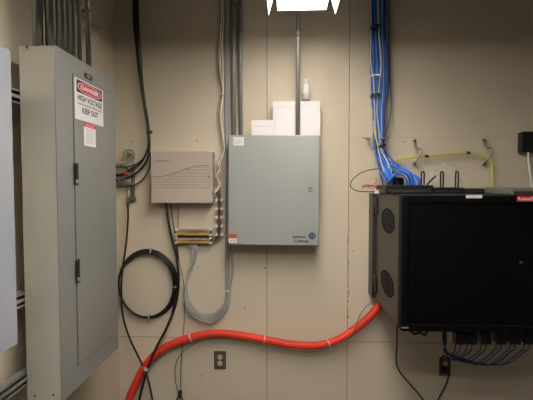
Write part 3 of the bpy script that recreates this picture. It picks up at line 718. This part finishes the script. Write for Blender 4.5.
tag(b.build('yellow_cable'), 'short yellow cable seen along the edge of the blue bundle', 'cable')
for (px, py, w, m_, ang, lb) in ((374.3, 28, 9, 'ink', -8, 'upper black strap around part of the blue bundle'), (376, 76.5, 11, 'white', 3, 'thin white tie around the blue bundle'), (375.3, 96, 9.5, 'ink', 0, 'middle black strap around the blue bundle'), (379.8, 146.6, 12.5, 'ink', -14, 'lowest black strap where the blue bundle starts to fan out')):
    q = P(px, py, .09); hw_ = pxm(w, .09)/2; a_ = math.radians(ang); hgt = .0035 if m_ == 'white' else .0095
    b = MB(); rings = []
    for zz_ in (-hgt, hgt):
        rings.append([q+Vector((hw_*math.cos(t)*math.cos(a_), .0 - .042*math.sin(t), zz_-hw_*math.cos(t)*math.sin(a_))) for t in [i*2*PI/28 for i in range(28)]])
    for i in range(28): 
        b.poly([rings[0][i], rings[0][(i+1) % 28], rings[1][(i+1) % 28], rings[1][i]], m_)
    tag(b.build('cable_strap'), lb, 'cable strap')

# ------------------------------------------------------------------ bridle ring hooks and yellow cable
def hook(pts, plates, lb, d):
    root = thing('wall_hook', lb, 'hook', P(*plates[0], 0), 'bent steel wall hooks')
    b = MB(); b.tube(path(pts, d), .0052, 'steel', n=10); b.build('bent_rod', root)
    for q_ in plates:
        c = P(*q_, 0); b = MB(); b.box((c.x-.009, -.010, c.z-.011), (c.x+.009, 0, c.z+.011), 'steel', .003); b.cyl((c.x, -.01, c.z), (c.x, -.022, c.z), .008, 'plate', n=12)
        b.tube([Vector((c.x, -.01, c.z)), P(*(pts[0] if q_ is plates[0] else pts[-1]), d)], .0042, 'steel', n=8); b.build('anchor', root)
hook([(414.5, 146), (417.5, 149), (421, 148.5), (420.5, 152), (418.5, 156), (416.5, 160), (414, 162.5)], [(414, 141), (414, 163.5)], 'bent steel hook holding the yellow cable close to the blue cables', .06)
hook([(484, 144), (488, 148), (492, 147.5), (491.5, 152), (490, 157), (486.5, 161), (483.5, 162.5)], [(483.2, 140.5), (483.2, 163.5)], 'bent steel hook where the yellow cable bends down to the rack', .06)
root = thing('wall_hook', 'flat steel hook bar behind the blue cable bundle', 'hook', P(377, 138, 0), 'bent steel wall hooks')
b = MB(); b.tube(path([(363.5, 138, .06), (370, 138.3, .09), (377, 138.3, .13), (388, 137.8, .13), (389, 137.6, .1)]), .0045, 'steel', n=10)
b.tube(path([(367.5, 138.5, .0), (368, 138.3, .075)]), .005, 'steel', n=8)
b.tube(path([(368, 138.5, .08), (371, 141, .08), (374.5, 144, .08), (376, 150, .06)]), .0036, 'steel', n=8); b.build('bent_rod', root)
b = MB(); b.tube(path([(382, 164, .02), (392, 161.5, .03), (400, 159.5, .045), (405, 158.6, .05), (412, 157.6, .055), (425, 156.6, .05), (442, 154.7, .05), (459, 153.2, .05), (468, 153, .05), (478, 154.2, .05), (485, 157, .055), (490.4, 161.5, .06), (492.4, 168, .065), (492.6, 178, .08), (492.6, 190.5, .08), (492.4, 215, .06), (490, 250, .06)]), .0056, 'yellow', n=10)
tag(b.build('yellow_cable'), 'yellow cable slung between the steel hooks above the rack', 'cable')
for (px, py, lb) in ((426.5, 156.3, 'black tie on the yellow cable beside the steel hook'), (468.3, 153.0, 'black tie on the yellow cable midway between the hooks')):
    q = P(px, py, .05); b = MB(); b.cyl(q-Vector((.011, 0, -.0005)), q+Vector((.011, 0, .0005)), .0088, 'ink', n=14); b.box(q+Vector((-.007, -.014, -.004)), q+Vector((.007, -.006, .006)), 'ink', .001)
    tag(b.build('cable_tie'), lb, 'cable tie')

# ------------------------------------------------------------------ black wall box
a = P(522.2, 131.5, .05); c = P(546, 152.5, .05)
root = thing('wall_box', 'black square box on the wall with a white cable below', 'wall box', ((a.x+c.x)/2, 0, c.z))
b = MB(); b.box((a.x+.002, -.03, c.z+.002), (c.x, 0, a.z-.002), 'dark', .002); b.build('back_shell', root)
b = MB(); b.box((a.x, -.05, c.z), (c.x, -.028, a.z), 'dark', .004); b.build('cover', root)
b = MB(); b.tube(path([(528.3, 152.4, .05), (528.4, 160, .05), (529.8, 170, .06), (531.0, 180, .06), (531.2, 195, .05), (531, 230, .03), (531, 300, .03), (531, 330, .02)]), .0075, 'whiteplast', n=10)
tag(b.build('white_cable'), 'thick white cable dropping from the black wall box behind the rack', 'cable')

# ------------------------------------------------------------------ below the rack
b = MB(); b.tube(path([(397.3, 326, .6), (397, 345, .5), (396.3, 362, .42), (400, 372, .4), (410, 384, .4), (424, 401, .4), (440, 425, .4)]), .0042, 'rubber', n=8)
tag(b.build('black_cable'), 'black cord kinking down from the rack front corner', 'cord')
b = MB(); b.tube(path([(444.5, 369, .02), (441, 362, .05), (443, 356, .07), (447.5, 358, .07), (449.5, 368, .06), (447, 382, .05), (441, 394, .05), (432, 412, .05)]), .0042, 'rubber', n=8)
b.box(P(442.6, 373, .03), P(447, 365.5, .010), 'dark', .003)
tag(b.build('power_cable'), 'black power cord plugged into the outlet below the rack', 'cord')
# power strip and adapters
dS = .58
root = thing('power_strip', 'black power strip fixed under the rack', 'power strip', P(492, 336, dS))
a = P(448, 336, dS); c = P(536, 336, dS)
b = MB(); b.box((a.x, -dS-.02, zb_r-.03), (c.x, -dS+.03, zb_r-.001), 'dark', .003); b.build('housing', root)
for i in range(7):
    x = a.x+.04+(c.x-a.x-.06)*i/6
    b = MB(); b.box((x-.014, -dS-.021, zb_r-.024), (x+.014, -dS-.019, zb_r-.008), 'ink'); b.build('socket', root)
pl = (458.5, 470, 484, 499, 513, 527)
ods = ['first', 'second', 'third', 'fourth', 'fifth', 'sixth']
for i, px in enumerate(pl):
    a = P(px-5, 342.5, dS); c = P(px+5, 342.5, dS)
    root = thing('power_adapter', f'black plug adapter under the rack, {ods[i]} from the blue cable end', 'adapter', ((a.x+c.x)/2, -dS, a.z), 'black adapters in the power strip')
    b = MB(); b.box((a.x, -dS-.03, a.z), (c.x, -dS+.02, zb_r-.031), 'dark', .004); b.build('casing', root)
    for s_ in (-2.6, 2.2):
        b = MB(); b.tube(path([(px+s_, 342, dS), (px+s_-.5, 349, dS)]), .0028, 'dark', n=8); b.build('cord_relief', root)
for i, px in enumerate(pl):
    for s_ in (-2.6, 2.2):
        k = i*2+(s_ > 0); dip = 358+min(k, 8)*.8
        pts = path([(px+s_-.6, 349, dS), (px+s_-2.5-k*.4, 353, dS-.02), (px+s_-10-k*.9, dip-1.5, dS-.05), ((px+455)/2-3, dip+1.5-.3*i, dS-.08), (456+k*.2, 360-.25*k, dS-.08), (447.5-.3*k, 352, dS-.06), (443.2+.3*k, 342, dS-.04), (442.5+.35*k, 331, dS-.02)])
        b = MB(); b.tube(pts, .0028, 'lead' if k % 3 else 'rubber', n=8)
        tag(b.build('power_lead'), 'dark blue lead sagging under the rack among a dozen alike' if k % 3 else 'black lead sagging under the rack among the dark blue ones', 'cable', 'dark blue leads sagging under the rack' if k % 3 else 'black leads sagging under the rack')
b = MB(); b.tube(path([(410, 330.5, .55), (414, 334, .55), (420, 332.5, .55), (425, 335, .55), (427.5, 330, .55)]), .006, 'dark', n=10)
tag(b.build('cable_hook'), 'curled black hook hanging under the rack front edge', 'hook')

# ------------------------------------------------------------------ light fixture
Yf = -.41; Yn = -2.35; Ym = -.80
tL = P(268.8, 15.5, -Yf); tR = P(335.2, 14.5, -Yf); fx = (tL.x+tR.x)/2; wh = (tR.x-tL.x)/2
zl_ = P(302, 10.5, -Yf).z; lw = (P(326.8, 8, -Yf).x-P(277.6, 8, -Yf).x)/2; zw = (tL.z+tR.z)/2
root = thing('ceiling_light', 'bright white fluorescent fixture with angled side reflectors at the top', 'light', (fx, (Yn+Yf)/2, zl_))
b = MB(); b.box((fx-lw, Yn, zl_), (fx+lw, Ym, zl_+.082), 'lens', .012, seg=3); b.build('lens', root)
b = MB(); b.box((fx-lw, Ym, zl_), (fx+lw, Yf-.006, zl_+.082), 'lensdim', .012, seg=3); b.build('lens', root)
b = MB(); b.box((fx-lw, Yf-.005, zl_), (fx+lw, Yf, zl_+.082), 'lensend', .002); b.build('lens_end_cap', root)
b = MB(); b.box((fx-wh*.84, Yn-.02, zl_+.085), (fx+wh*.84, Yf+.01, zl_+.14), 'housing', .006); b.build('housing', root)
for sx in (-1, 1):
    b = MB(); xo = fx+sx*wh; xi = fx+sx*(wh-.03); z0 = zw; z1 = zl_+.088
    for (Ya, Yb, min_) in ((Yn, Ym, 'reflin'), (Ym, Yf, 'reflector')):
        v = [(xo, Ya, z0), (xo, Yb, z0), (xi, Yb, z1), (xi, Ya, z1)]; w = [(p[0]+sx*(.002 if k < 2 else .034), p[1], p[2]) for k, p in enumerate(v)]
        vv = [b.bm.verts.new(p) for p in v+w]; k_ = b.mi('reflector'); ki = b.mi(min_)
        for f in ((0, 1, 2, 3), (7, 6, 5, 4), (0, 4, 5, 1), (1, 5, 6, 2), (2, 6, 7, 3), (3, 7, 4, 0)):
            ff = b.bm.faces.new([vv[i] for i in f]); ff.material_index = ki if f == (0, 1, 2, 3) else k_
    b.build('reflector', root)
for y in (Yn+.2, Yf-.2):
    b = MB(); b.cyl((fx, y, zl_+.14), (fx, y, CZ), .005, 'steel', n=10); b.build('hanger_rod', root)
# unseen fill light added behind the viewer
root = thing('ceiling_light', 'unseen fill light added behind the viewer', 'light', (-.1, -2.8, 2.5))
b = MB(); b.box((-.9, -2.9, 2.5), (.6, -2.7, 2.55), 'filllens', .006); b.build('lens', root)
b = MB(); b.box((-.94, -2.93, 2.55), (.64, -2.67, 2.6), 'housing', .004); b.build('housing', root)
for yy in (-2.96, -2.665):
    b = MB(); b.box((-.94, yy, 2.47), (.64, yy+.006, 2.6), 'housing'); b.build('fill_skirt', root)  # added to keep the fill light off the upper wall
for xx in (-.7, .4):
    b = MB(); b.cyl((xx, -2.8, 2.6), (xx, -2.8, CZ), .005, 'steel', n=8); b.build('hanger_rod', root)

w = bpy.data.worlds.new('world'); bpy.context.scene.world = w; w.use_nodes = True
w.node_tree.nodes['Background'].inputs[0].default_value = (.5, .47, .42, 1); w.node_tree.nodes['Background'].inputs[1].default_value = .05
sc = bpy.context.scene
sc.view_settings.view_transform = 'Standard'; sc.view_settings.look = 'None'; sc.view_settings.exposure = 0.0
